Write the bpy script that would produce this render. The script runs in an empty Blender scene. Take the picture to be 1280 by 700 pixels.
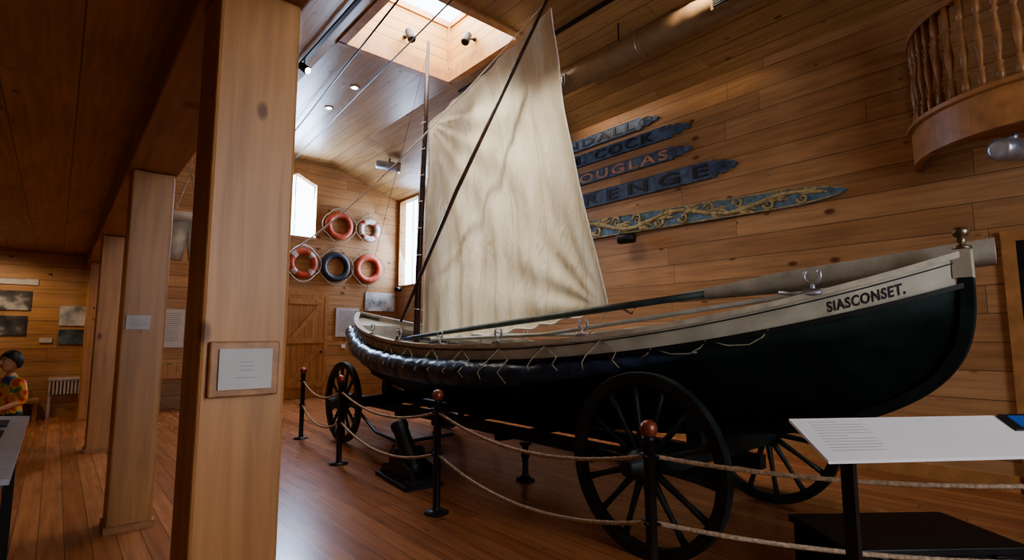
import bpy, bmesh, math, random
from mathutils import Vector, Matrix
random.seed(7)
S=bpy.context.scene
pi=math.pi
# ------------------------------------------------------------ materials
def newmat(name):
    m=bpy.data.materials.new(name); m.use_nodes=True
    nt=m.node_tree; b=nt.nodes['Principled BSDF']
    return m,nt,b
def N(nt,t,**kw):
    n=nt.nodes.new(t)
    for k,v in kw.items(): setattr(n,k,v)
    return n
def math_(nt,op,a,b=None,c=None):
    n=N(nt,'ShaderNodeMath',operation=op)
    for i,x in enumerate((a,b,c)):
        if x is None: continue
        if isinstance(x,(int,float)): n.inputs[i].default_value=x
        else: nt.links.new(x,n.inputs[i])
    return n.outputs[0]
def ramp(nt,fac,stops):
    r=N(nt,'ShaderNodeValToRGB')
    e=r.color_ramp.elements
    while len(e)<len(stops): e.new(0.5)
    for i,(p,c) in enumerate(stops):
        e[i].position=p; e[i].color=(*c,1)
    nt.links.new(fac,r.inputs[0]); return r.outputs[0]
def mix(nt,fac,a,b,mode='MIX'):
    n=N(nt,'ShaderNodeMix',data_type='RGBA',blend_type=mode)
    if isinstance(fac,(int,float)): n.inputs[0].default_value=fac
    else: nt.links.new(fac,n.inputs[0])
    for i,x in ((6,a),(7,b)):
        if isinstance(x,tuple): n.inputs[i].default_value=(*x,1)
        else: nt.links.new(x,n.inputs[i])
    return n.outputs[2]
def plain(name,col,rough=.5,metal=0,noise=.15,scale=8,bump=0.0,bscale=40,spec=None):
    m,nt,b=newmat(name)
    tc=N(nt,'ShaderNodeTexCoord')
    n=N(nt,'ShaderNodeTexNoise'); n.inputs['Scale'].default_value=scale; n.inputs['Detail'].default_value=5
    nt.links.new(tc.outputs['Object'],n.inputs['Vector'])
    d=tuple(max(0,c*(1-noise*1.6)) for c in col); l=tuple(min(1,c*(1+noise)) for c in col)
    nt.links.new(ramp(nt,n.outputs['Fac'],[(.3,d),(.7,l)]),b.inputs['Base Color'])
    b.inputs['Roughness'].default_value=rough; b.inputs['Metallic'].default_value=metal
    if spec is not None: b.inputs['Specular IOR Level'].default_value=spec
    if bump>0:
        n2=N(nt,'ShaderNodeTexNoise'); n2.inputs['Scale'].default_value=bscale; n2.inputs['Detail'].default_value=6
        nt.links.new(tc.outputs['Object'],n2.inputs['Vector'])
        bp=N(nt,'ShaderNodeBump'); bp.inputs['Strength'].default_value=bump; bp.inputs['Distance'].default_value=.02
        nt.links.new(n2.outputs['Fac'],bp.inputs['Height']); nt.links.new(bp.outputs[0],b.inputs['Normal'])
    return m
def planks(name,along,across,width,length,c1,c2,rough=.4,knots=1.0,knotcol=(.12,.035,.012),seam=.03,gr=.5,contrast=1.0,bump=.3,kscale=1.0):
    m,nt,b=newmat(name)
    tc=N(nt,'ShaderNodeTexCoord'); sp=N(nt,'ShaderNodeSeparateXYZ')
    nt.links.new(tc.outputs['Object'],sp.inputs[0])
    ax=sp.outputs[across]; al=sp.outputs[along]; th=sp.outputs[3-along-across]
    A=math_(nt,'DIVIDE',ax,width); idx=math_(nt,'FLOOR',A); fr=math_(nt,'FRACT',A)
    w1=N(nt,'ShaderNodeTexWhiteNoise',noise_dimensions='1D'); nt.links.new(idx,w1.inputs['W'])
    L=math_(nt,'ADD',math_(nt,'DIVIDE',al,length),math_(nt,'MULTIPLY',w1.outputs['Value'],7.3))
    idl=math_(nt,'FLOOR',L); frl=math_(nt,'FRACT',L)
    cmb=N(nt,'ShaderNodeCombineXYZ'); nt.links.new(idx,cmb.inputs[0]); nt.links.new(idl,cmb.inputs[1])
    w2=N(nt,'ShaderNodeTexWhiteNoise',noise_dimensions='3D'); nt.links.new(cmb.outputs[0],w2.inputs['Vector'])
    base=ramp(nt,w2.outputs['Value'],[(0,c1),(1,c2)])
    off=math_(nt,'MULTIPLY',w2.outputs['Value'],31.0)
    g=N(nt,'ShaderNodeCombineXYZ')
    nt.links.new(math_(nt,'ADD',math_(nt,'MULTIPLY',ax,22.0),off),g.inputs[0])
    nt.links.new(math_(nt,'MULTIPLY',al,1.3),g.inputs[1])
    nt.links.new(math_(nt,'MULTIPLY',th,22.0),g.inputs[2])
    n=N(nt,'ShaderNodeTexNoise'); n.inputs['Scale'].default_value=1; n.inputs['Detail'].default_value=6; n.inputs['Distortion'].default_value=.6
    nt.links.new(g.outputs[0],n.inputs['Vector'])
    gcol=ramp(nt,n.outputs['Fac'],[(.3,(1-gr,1-gr*1.08,1-gr*1.15)),(.62,(1.0,1.0,1.0))])
    col=mix(nt,contrast,base,gcol,'MULTIPLY')
    # broad mottling along the boards
    n3=N(nt,'ShaderNodeTexNoise'); n3.inputs['Scale'].default_value=1.1; n3.inputs['Detail'].default_value=3
    nt.links.new(tc.outputs['Object'],n3.inputs['Vector'])
    col=mix(nt,1.0,col,ramp(nt,n3.outputs['Fac'],[(.3,(.80,.76,.72)),(.7,(1.0,1.0,1.0))]),'MULTIPLY')
    # knots
    k=N(nt,'ShaderNodeCombineXYZ')
    nt.links.new(math_(nt,'ADD',math_(nt,'MULTIPLY',ax,4.6*kscale),off),k.inputs[0])
    nt.links.new(math_(nt,'MULTIPLY',al,2.6*kscale),k.inputs[1]); nt.links.new(math_(nt,'MULTIPLY',th,3.0*kscale),k.inputs[2])
    v=N(nt,'ShaderNodeTexVoronoi'); v.inputs['Scale'].default_value=1.0
    nt.links.new(k.outputs[0],v.inputs['Vector'])
    sc=N(nt,'ShaderNodeSeparateColor'); nt.links.new(v.outputs['Color'],sc.inputs[0])
    size=math_(nt,'ADD',math_(nt,'MULTIPLY',sc.outputs[0],.15),.05)
    mr=N(nt,'ShaderNodeMapRange',interpolation_type='SMOOTHSTEP')
    nt.links.new(v.outputs['Distance'],mr.inputs['Value'])
    nt.links.new(math_(nt,'MULTIPLY',size,.45),mr.inputs['From Min']); nt.links.new(math_(nt,'ADD',size,.02),mr.inputs['From Max'])
    mr.inputs['To Min'].default_value=.9*knots; mr.inputs['To Max'].default_value=0
    pres=math_(nt,'GREATER_THAN',sc.outputs[1],.2)
    col=mix(nt,math_(nt,'MULTIPLY',mr.outputs[0],pres),col,knotcol)
    # seams
    d1=math_(nt,'MINIMUM',fr,math_(nt,'SUBTRACT',1.0,fr))
    s1=math_(nt,'LESS_THAN',d1,seam)
    d2=math_(nt,'MINIMUM',frl,math_(nt,'SUBTRACT',1.0,frl))
    s2=math_(nt,'LESS_THAN',d2,.003/length)
    s=math_(nt,'MAXIMUM',s1,s2)
    col=mix(nt,math_(nt,'MULTIPLY',s,.8),col,tuple(c*.2 for c in c1))
    nt.links.new(col,b.inputs['Base Color'])
    b.inputs['Roughness'].default_value=rough
    bp=N(nt,'ShaderNodeBump'); bp.inputs['Strength'].default_value=bump; bp.inputs['Distance'].default_value=.006
    hgt=math_(nt,'SUBTRACT',math_(nt,'MULTIPLY',n.outputs['Fac'],.25),s)
    nt.links.new(hgt,bp.inputs['Height']); nt.links.new(bp.outputs[0],b.inputs['Normal'])
    return m
M={}
M['wallR']=planks('pine_boards_right_wall',1,2,.27,3.4,(.45,.24,.11),(.60,.35,.175),.5,knots=1.0,seam=.017,gr=.30)
M['wallB']=planks('pine_boards_back_wall',0,2,.24,3.1,(.48,.255,.11),(.60,.34,.155),.5,seam=.02,gr=.30)
M['ceil']=planks('pine_boards_ceiling',1,0,.26,3.6,(.38,.225,.10),(.54,.34,.16),.36,seam=.024,gr=.3)
M['ceilL']=planks('pine_boards_low_ceiling',1,0,.36,5,(.46,.25,.115),(.58,.33,.15),.45,knots=.9,seam=.012,gr=.3)
M['floor']=planks('pine_floor',1,0,.14,4.2,(.38,.15,.063),(.56,.245,.108),.26,knots=.5,seam=.02,gr=.32,bump=.12)
M['post']=planks('timber_post_wood',2,0,3.1,9,(.53,.265,.10),(.56,.285,.11),.45,knots=.9,seam=.0,gr=.28,kscale=1.3)
M['beam']=planks('timber_beam_wood',1,2,3.1,9,(.44,.225,.095),(.48,.245,.105),.45,knots=.8,seam=.0,gr=.3)
M['shaft']=planks('skylight_boards',0,2,.17,6,(.56,.29,.08),(.66,.37,.11),.5,knots=.4,seam=.04,gr=.2)
M['shaft2']=planks('skylight_boards_side',1,2,.17,6,(.56,.29,.08),(.66,.37,.11),.5,knots=.4,seam=.04,gr=.2)
M['trim']=plain('orange_pine_trim',(.46,.23,.09),.42,noise=.15)
M['baluster']=plain('honey_turned_wood',(.38,.19,.08),.38,noise=.2)
M['door']=planks('door_boards',2,0,.15,4,(.50,.24,.09),(.58,.30,.12),.45,knots=.5,seam=.03,gr=.3)
M['greyblade']=plain('weathered_oar_wood',(.42,.39,.32),.6,noise=.15)
M['lightwood']=plain('weathered_gunwale_wood',(.48,.43,.33),.6,noise=.2)
M['cream']=plain('cream_boat_paint',(.46,.43,.34),.5,noise=.18,scale=5)
M['inner']=plain('boat_interior_paint',(.52,.49,.42),.55,noise=.15)
M['hull']=plain('dark_green_hull_paint',(.014,.030,.027),.62,noise=.4,scale=4,bump=.1,bscale=12,spec=.3)
M['wheel']=plain('black_green_carriage_paint',(.020,.031,.030),.5,noise=.4,scale=9)
M['iron']=plain('black_iron',(.012,.012,.013),.45,noise=.3)
M['fender']=plain('navy_canvas_fender',(.026,.048,.085),.30,noise=.5,scale=6,bump=1.0,bscale=9)
M['brass']=plain('aged_bronze',(.30,.25,.17),.35,metal=.9,noise=.3)
M['steel']=plain('galvanised_steel',(.45,.47,.52),.35,metal=.7,noise=.2)
M['copper']=plain('copper_finial',(.30,.10,.055),.38,metal=.5,noise=.15)
M['rope']=plain('manila_rope',(.46,.34,.235),.8,noise=.3,scale=60)
M['lash']=plain('tarred_lashing',(.46,.41,.30),.8,noise=.3,scale=60)
M['whiterope']=plain('white_cord',(.76,.74,.70),.8,noise=.1)
M['cord']=plain('dark_rigging',(.05,.03,.025),.6)
M['mast']=plain('dark_varnished_spar',(.05,.022,.016),.45,noise=.3,scale=12)
M['darkgreen']=plain('dark_green_oar_shaft',(.045,.06,.055),.45,noise=.3)
M['black']=plain('black_plastic',(.01,.01,.012),.5)
M['white']=plain('white_panel',(.80,.78,.78),.5,noise=.03,scale=2)
M['paper']=plain('paper_label',(.55,.52,.50),.6,noise=.05)
M['caseT']=plain('grey_case_top',(.34,.35,.38),.35,noise=.1)
M['ink']=plain('ink',(.02,.02,.022),.7)
M['greyink']=plain('grey_print',(.30,.30,.31),.7)
M['redorange']=plain('orange_ring_paint',(.50,.085,.035),.5,noise=.3)
M['navyring']=plain('navy_ring_paint',(.02,.025,.04),.5)
M['ringwhite']=plain('white_ring_paint',(.55,.51,.47),.5,noise=.1)
M['blueboard']=plain('blue_quarterboard_paint',(.085,.130,.215),.5,noise=.35,scale=10,bump=.2,bscale=30)
M['bluegrey']=plain('faded_letter_paint',(.020,.026,.040),.5,noise=.3,scale=20)
M['redgold']=plain('red_gold_letters',(.50,.27,.17),.5,noise=.2)
M['teal']=plain('teal_trailboard_ground',(.12,.20,.27),.5,noise=.3,scale=14)
M['leaf']=plain('gilded_acanthus',(.44,.35,.18),.45,noise=.35,scale=18)
M['duct']=plain('painted_spiral_duct',(.24,.155,.088),.42,noise=.1)
m,nt,b=newmat('lit_lamp_lens'); b.inputs['Emission Color'].default_value=(1,.93,.8,1); b.inputs['Emission Strength'].default_value=16; M['glow']=m
m,nt,b=newmat('screen_blue'); b.inputs['Base Color'].default_value=(.01,.03,.1,1); b.inputs['Emission Color'].default_value=(.02,.12,.45,1); b.inputs['Emission Strength'].default_value=.35; M['screen']=m
M['skin']=plain('skin',(.60,.33,.22),.5,noise=.05)
M['hair']=plain('dark_brown_hair',(.02,.013,.010),.5,noise=.3,scale=40)
M['pants']=plain('dark_trousers',(.02,.022,.03),.8)
def photo(name,cols,scale):
    m,nt,b=newmat(name); tc=N(nt,'ShaderNodeTexCoord'); n=N(nt,'ShaderNodeTexNoise'); n.inputs['Scale'].default_value=scale; n.inputs['Detail'].default_value=8
    nt.links.new(tc.outputs['Object'],n.inputs['Vector'])
    k=len(cols); nt.links.new(ramp(nt,n.outputs['Fac'],[(.35+.3*i/(k-1),c) for i,c in enumerate(cols)]),b.inputs['Base Color']); b.inputs['Roughness'].default_value=.4
    return m
M['photoD']=photo('old_photograph_dark',[(.02,.02,.02),(.10,.09,.08),(.45,.43,.4)],4)
M['photoL']=photo('old_photograph_light',[(.2,.19,.18),(.52,.51,.48),(.66,.64,.6)],3)
M['photoG']=photo('old_photograph_sea',[(.03,.05,.05),(.1,.13,.12),(.3,.3,.26)],4)
M['tiedye']=photo('tie_dye_shirt',[(.5,.02,.02),(.75,.1,.02),(.8,.45,.05),(.1,.35,.12),(.1,.1,.4)],9)
# sail cloth
m,nt,b=newmat('cream_sailcloth'); tc=N(nt,'ShaderNodeTexCoord')
mp=N(nt,'ShaderNodeMapping'); mp.inputs['Scale'].default_value=(1,2.5,.5); mp.inputs['Rotation'].default_value=(.1,0,0)
nt.links.new(tc.outputs['Object'],mp.inputs[0]); n=N(nt,'ShaderNodeTexNoise'); n.inputs['Scale'].default_value=2.0; n.inputs['Detail'].default_value=6
nt.links.new(mp.outputs[0],n.inputs['Vector'])
sp=N(nt,'ShaderNodeSeparateXYZ'); nt.links.new(tc.outputs['Object'],sp.inputs[0])
sm=math_(nt,'LESS_THAN',math_(nt,'FRACT',math_(nt,'DIVIDE',math_(nt,'SUBTRACT',sp.outputs[1],math_(nt,'MULTIPLY',sp.outputs[2],.14)),.62)),.03)
col=ramp(nt,n.outputs['Fac'],[(.3,(.76,.71,.56)),(.7,(.87,.82,.68))])
col=mix(nt,math_(nt,'MULTIPLY',sm,.35),col,(.52,.46,.33))
nt.links.new(col,b.inputs['Base Color']); b.inputs['Roughness'].default_value=.85
bp=N(nt,'ShaderNodeBump'); bp.inputs['Strength'].default_value=.55; bp.inputs['Distance'].default_value=.06
n2=N(nt,'ShaderNodeTexNoise'); n2.inputs['Scale'].default_value=4.5; n2.inputs['Detail'].default_value=4; n2.inputs['Distortion'].default_value=1.2
nt.links.new(mp.outputs[0],n2.inputs['Vector']); nt.links.new(n2.outputs['Fac'],bp.inputs['Height']); nt.links.new(bp.outputs[0],b.inputs['Normal'])
tr=N(nt,'ShaderNodeBsdfTranslucent'); nt.links.new(col,tr.inputs[0]); ms=N(nt,'ShaderNodeMixShader'); ms.inputs[0].default_value=.20
nt.links.new(b.outputs[0],ms.inputs[1]); nt.links.new(tr.outputs[0],ms.inputs[2]); nt.links.new(ms.outputs[0],nt.nodes['Material Output'].inputs[0]); M['sail']=m

# ------------------------------------------------------------ mesh builder
class B:
    def __init__(s): s.bm=bmesh.new(); s.mats=[]
    def mi(s,mat):
        m=M[mat]
        if m not in s.mats: s.mats.append(m)
        return s.mats.index(m)
    def face(s,vs,mat,smooth=False):
        try: f=s.bm.faces.new(vs)
        except ValueError: return
        f.material_index=s.mi(mat); f.smooth=smooth
    def box(s,a,b,mat,rot=None,c=None):
        x0,y0,z0=a; x1,y1,z1=b
        P=[Vector(q) for q in ((x0,y0,z0),(x1,y0,z0),(x1,y1,z0),(x0,y1,z0),(x0,y0,z1),(x1,y0,z1),(x1,y1,z1),(x0,y1,z1))]
        if rot is not None:
            c=Vector(c) if c is not None else (P[0]+P[6])/2
            P=[c+rot@(q-c) for q in P]
        v=[s.bm.verts.new(q) for q in P]
        for f in ((0,3,2,1),(4,5,6,7),(0,1,5,4),(1,2,6,5),(2,3,7,6),(3,0,4,7)): s.face([v[i] for i in f],mat)
    def prism(s,pts,axis,a,b,mat):
        def mk(p,t):
            q=list(p); q.insert(axis,t); return s.bm.verts.new(q)
        A=[mk(p,a) for p in pts]; Bv=[mk(p,b) for p in pts]; n=len(pts)
        s.face(A,mat); s.face(Bv[::-1],mat)
        for i in range(n): s.face([A[i],Bv[i],Bv[(i+1)%n],A[(i+1)%n]],mat)
    def tube(s,pts,r,mat,seg=8,twist=0,amp=0,caps=True,strands=3):
        pts=[Vector(p) for p in pts]; n=len(pts)
        rr=r if isinstance(r,(list,tuple)) else [r]*n
        up=None; rings=[]; dist=0
        for i,p in enumerate(pts):
            t=(pts[min(i+1,n-1)]-pts[max(i-1,0)])
            if t.length<1e-9: t=Vector((0,0,1))
            t.normalize()
            if up is None:
                up=Vector((0,0,1)) if abs(t.z)<.9 else Vector((1,0,0))
            e=(up-t*up.dot(t)); 
            if e.length<1e-6: e=t.orthogonal()
            e.normalize(); up=e; g=t.cross(e)
            if i: dist+=(p-pts[i-1]).length
            ring=[]
            for k in range(seg):
                a=2*pi*k/seg; q=rr[i]*(1+amp*math.cos(strands*a-twist*dist))
                ring.append(s.bm.verts.new(p+e*math.cos(a)*q+g*math.sin(a)*q))
            rings.append(ring)
        for i in range(n-1):
            for k in range(seg): s.face([rings[i][k],rings[i][(k+1)%seg],rings[i+1][(k+1)%seg],rings[i+1][k]],mat,True)
        if caps: s.face(rings[0][::-1],mat); s.face(rings[-1],mat)
    def lathe(s,prof,c,mat,axis=(0,0,1),seg=20):
        c=Vector(c); ax=Vector(axis).normalized(); e=ax.orthogonal().normalized(); g=ax.cross(e); rings=[]
        for r,h in prof:
            rings.append([s.bm.verts.new(c+ax*h+(e*math.cos(2*pi*k/seg)+g*math.sin(2*pi*k/seg))*max(r,.0005)) for k in range(seg)])
        for i in range(len(prof)-1):
            for k in range(seg): s.face([rings[i][k],rings[i][(k+1)%seg],rings[i+1][(k+1)%seg],rings[i+1][k]],mat,True)
        s.face(rings[0][::-1],mat); s.face(rings[-1],mat)
    def ball(s,c,r,mat,seg=16,sc=(1,1,1)):
        c=Vector(c); R=seg//2; rings=[]
        for i in range(R+1):
            a=-pi/2+pi*i/R; rad=max(math.cos(a),.002)
            rings.append([s.bm.verts.new(c+Vector((math.cos(2*pi*k/seg)*rad*r*sc[0],math.sin(2*pi*k/seg)*rad*r*sc[1],math.sin(a)*r*sc[2]))) for k in range(seg)])
        for i in range(R):
            for k in range(seg): s.face([rings[i][k],rings[i][(k+1)%seg],rings[i+1][(k+1)%seg],rings[i+1][k]],mat,True)
        s.face(rings[0][::-1],mat); s.face(rings[-1],mat)
    def grid(s,rows,mat,smooth=True):
        V=[[s.bm.verts.new(p) for p in r] for r in rows]
        for i in range(len(V)-1):
            for j in range(len(V[0])-1): s.face([V[i][j],V[i][j+1],V[i+1][j+1],V[i+1][j]],mat,smooth)
    def sweep(s,pts,w,h,mat,side=None):
        n=len(pts); pts=[Vector(p) for p in pts]; R=[]
        for i,p in enumerate(pts):
            t=(pts[min(i+1,n-1)]-pts[max(i-1,0)]).normalized()
            e=t.cross(Vector((0,0,1))) if side is None else Vector(side); e.normalize()
            u=e.cross(t).normalized()
            R.append([s.bm.verts.new(p+e*a*w/2+u*b*h/2) for a,b in ((-1,-1),(1,-1),(1,1),(-1,1))])
        for i in range(n-1):
            for k in range(4): s.face([R[i][k],R[i][(k+1)%4],R[i+1][(k+1)%4],R[i+1][k]],mat)
        s.face(R[0][::-1],mat); s.face(R[-1],mat)
    def done(s,name,parent=None,bevel=0):
        bmesh.ops.recalc_face_normals(s.bm,faces=s.bm.faces)
        me=bpy.data.meshes.new(name); s.bm.to_mesh(me); s.bm.free()
        for m in s.mats: me.materials.append(m)
        o=bpy.data.objects.new(name,me); S.collection.objects.link(o)
        if parent: o.parent=parent
        if bevel:
            md=o.modifiers.new('bevel','BEVEL'); md.width=bevel; md.segments=2; md.limit_method='ANGLE'
        return o
def empty(name,parent=None):
    o=bpy.data.objects.new(name,None); S.collection.objects.link(o)
    if parent: o.parent=parent
    return o
def textmesh(txt,size,extr=0.0,bold=0,spc=1):
    cu=bpy.data.curves.new('t','FONT'); cu.body=txt; cu.size=size; cu.extrude=extr; cu.align_x='LEFT'; cu.offset=bold*size; cu.space_character=spc
    o=bpy.data.objects.new('t',cu); S.collection.objects.link(o)
    dg=bpy.context.evaluated_depsgraph_get(); me=bpy.data.meshes.new_from_object(o.evaluated_get(dg))
    bpy.data.objects.remove(o); return me
def text_on(name,txt,size,mat,parent,fn,extr=.004,width=None,bold=.012,spc=1):
    me=textmesh(txt,size,extr,bold,spc); xs=[v.co.x for v in me.vertices]; sx=1
    if width: sx=width/(max(xs)-min(xs))
    for v in me.vertices: v.co=Vector(fn((v.co.x-min(xs))*sx,v.co.y,v.co.z))
    me.materials.clear(); me.materials.append(M[mat])
    o=bpy.data.objects.new(name,me); S.collection.objects.link(o); o.parent=parent; return o

# ------------------------------------------------------------ room shell
W=6.7; YB=12.45; XL=-3.6; YF=-4.0
b=B(); b.box((XL,YF,-.1),(W,YB,0),'floor'); b.done('floor')
b=B()
b.box((W,YF,0),(W+.15,11.4,5.0),'wallR'); b.box((W,11.4,0),(W+.15,12.3,2.72),'wallR'); b.box((W,11.4,4.93),(W+.15,12.3,5.0),'wallR'); b.box((W,12.3,0),(W+.15,YB+.15,5.0),'wallR')
b.done('wall_right')
b=B()
b.prism([(XL,0),(3.6,0),(3.6,5.6),(2.75,5.6),(.66,4.9),(.5,2.95),(XL,2.95)],1,YB,YB+.15,'wallB')
b.prism([(4.5,0),(W,0),(W,5.0),(4.75,5.6),(4.5,5.6)],1,YB,YB+.15,'wallB')
b.box((3.6,YB,0),(4.5,YB+.15,3.74),'wallB')
b.prism([(3.6,5.0),(4.05,5.22),(4.5,5.0),(4.5,5.6),(3.6,5.6)],1,YB,YB+.15,'wallB')
b.done('wall_back')
b=B(); b.box((XL-.15,YF,0),(XL,YB,2.95),'wallR'); b.done('wall_left')
b=B()
b.box((XL,YF-.15,0),(.8,YF,5.7),'wallB'); b.box((3.4,YF-.15,0),(W,YF,5.7),'wallB'); b.box((.8,YF-.15,0),(3.4,YF,1.2),'wallB'); b.box((.8,YF-.15,4.2),(3.4,YF,5.7),'wallB')
b.done('wall_front')
b=B(); b.box((.36,YF,2.96),(.60,YB,4.95),'wallR'); b.done('wall_loft')
b=B()
X0,X1,Y0,Y1=2.84,4.64,5.26,7.0
b.box((2.7,YF,5.6),(X0,YB,5.72),'ceil'); b.box((X1,YF,5.6),(4.78,YB,5.72),'ceil')
b.box((X0,YF,5.6),(X1,Y0,5.72),'ceil'); b.box((X0,Y1,5.6),(X1,YB,5.72),'ceil')
b.prism([(4.75,5.6),(W+.05,4.97),(W+.05,5.1),(4.75,5.73)],1,YF,YB,'ceil')
b.prism([(2.75,5.6),(.5,4.88),(.5,5.0),(2.75,5.73)],1,YF,YB,'ceil')
b.done('ceiling')
b=B(); b.box((XL,YF,2.92),(.40,YB,3.0),'ceilL'); b.done('ceiling_low')
# skylight
ZT=6.62
sk=empty('skylight'); b=B()
b.box((X0-.06,Y1,5.72),(X1+.06,Y1+.06,ZT),'shaft'); b.box((X0-.06,Y0-.06,5.72),(X1+.06,Y0,ZT),'shaft')
b.box((X0-.06,Y0,5.72),(X0,Y1,ZT),'shaft2'); b.box((X1,Y0,5.72),(X1+.06,Y1,ZT),'shaft2')
b.done('skylight_shaft',sk)
b=B()
for (a,c) in (((X0-.09,Y1-.03,5.57),(X1+.09,Y1+.09,5.60)),((X0-.09,Y0-.09,5.57),(X1+.09,Y0+.03,5.60)),((X0-.09,Y0,5.57),(X0+.03,Y1,5.60)),((X1-.03,Y0,5.57),(X1+.09,Y1,5.60)),
  ((X0,Y1-.03,5.60),(X1,Y1,5.80)),((X1-.03,Y0,5.60),(X1,Y1,5.80)),((X0,Y0,5.60),(X0+.03,Y1,5.80)),((X0,Y0,5.60),(X1,Y0+.03,5.80)),
  ((X0,Y1-.03,ZT-.1),(X1,Y1,ZT)),((X1-.03,Y0,ZT-.1),(X1,Y1,ZT)),((X0,Y0,ZT-.1),(X0+.03,Y1,ZT)),((X0,Y0,ZT-.1),(X1,Y0+.03,ZT)),
  ((X1-.05,Y1-.05,5.80),(X1,Y1,ZT-.1))): b.box(a,c,'trim')
b.done('skylight_trim',sk)
def frame(b,pts,axis,at,t,w,mat):
    n=len(pts); cx=sum(p[0] for p in pts)/n; cz=sum(p[1] for p in pts)/n
    for i in range(n):
        p,q=pts[i],pts[(i+1)%n]
        def o(p):
            d=Vector((p[0]-cx,p[1]-cz)); d=d*(1+w/d.length); return (cx+d.x,cz+d.y)
        b.prism([p,q,o(q),o(p)],axis,at,at+t,mat)
b=B(); frame(b,[(3.6,3.74),(4.5,3.74),(4.5,5.0),(4.05,5.22),(3.6,5.0)],1,YB-.03,.03,.07,'trim'); b.box((4.04,YB+.1,3.74),(4.06,YB+.12,5.2),'white'); b.done('window_1')
b=B(); frame(b,[(11.4,2.72),(12.3,2.72),(12.3,4.93),(11.4,4.93)],0,W-.03,.03,.05,'trim'); b.box((W+.1,11.84,2.7),(W+.12,11.86,4.93),'white'); b.done('window_2')
b=B(); frame(b,[(.8,1.2),(3.4,1.2),(3.4,4.2),(.8,4.2)],1,YF,.04,.1,'trim'); b.box((2.07,YF-.1,1.2),(2.13,YF-.05,4.2),'white'); b.box((.8,YF-.1,2.67),(3.4,YF-.05,2.73),'white'); b.done('added_fill_window')  # last one: unseen window added behind the camera for general fill
d=empty('door_1'); b=B(); b.box((3.95,YB-.045,0.01),(4.80,YB-.01,2.36),'door')
for z in (.25,1.25,2.15): b.box((3.97,YB-.06,z),(4.78,YB-.045,z+.12),'trim')
for z0 in (.37,1.37):
    b.prism([(4.0,z0),(4.12,z0),(4.75,z0+.78),(4.63,z0+.78)],1,YB-.06,YB-.045,'trim')
b.done('door_leaf',d)
b=B(); b.box((3.87,YB-.05,0),(3.95,YB,2.45),'trim'); b.box((4.80,YB-.05,0),(4.88,YB,2.45),'trim'); b.box((3.95,YB-.05,2.36),(4.80,YB,2.45),'trim'); b.ball((4.72,YB-.09,1.05),.03,'iron'); b.done('door_frame',d)
d=empty('door_2'); b=B(); b.box((W-.05,-.5,.01),(W-.01,.62,2.28),'black'); b.done('door_leaf',d)
b=B(); b.box((W-.06,.62,0),(W,.72,2.38),'trim'); b.box((W-.06,-.5,2.28),(W,.62,2.38),'trim'); b.box((W-.06,-.6,0),(W,-.5,2.38),'trim'); b.ball((W-.09,.5,1.05),.035,'brass'); b.done('door_frame',d)
b=B(); b.box((W-.025,.75,0),(W,YB,.14),'trim'); b.done('baseboard_right')
b=B(); b.box((4.9,YB-.025,0),(W-.03,YB,.14),'trim'); b.box((XL,YB-.025,0),(3.85,YB,.14),'trim'); b.done('baseboard_back')
b=B(); b.prism([(4.93,0),(5.03,0),(5.02,.05),(4.94,.05)],1,-1,11.5,'trim'); b.done('trim_1')

PX=.635
def post(y0,y1):
    e=empty('timber_post'); b=B(); b.box((.36,y0,.0),(PX,y1,2.675),'post'); b.done('shaft',e,bevel=.012)
    b=B()
    for a,c in (((.345,y0-.015,0),(PX+.015,y0,.05)),((.345,y1,0),(PX+.015,y1+.015,.05)),((.345,y0,0),(.36,y1,.05)),((PX,y0,0),(PX+.015,y1,.05))): b.box(a,c,'beam')
    b.done('base_moulding',e); return e
post(1.99,2.29); post(4.85,5.15); post(8.3,8.6); post(11.5,11.8)
b=B(); b.box((.33,YF,2.68),(.655,YB,2.95),'beam'); b.done('ceiling_beam',bevel=.01)
e=empty('framed_label'); b=B()
b.box((.385,1.965,1.20),(.605,1.988,1.385),'beam'); b.done('frame',e,bevel=.006)
b=B(); b.box((.412,1.955,1.225),(.578,1.966,1.36),'paper')
for i in range(3): b.box((.475,1.9545,1.315-.014*i),(.518,1.9552,1.3172-.014*i),'greyink')
b.box((.46,1.9545,1.262),(.53,1.9552,1.2645),'greyink'); b.done('paper_sheet',e)
e=empty('wall_label'); b=B(); b.box((.385,4.83,1.455),(.535,4.848,1.56),'paper')
for i in range(4): b.box((.41,4.828,1.53-.015*i),(.51,4.8305,1.533-.015*i),'greyink')
b.done('card',e)

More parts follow.
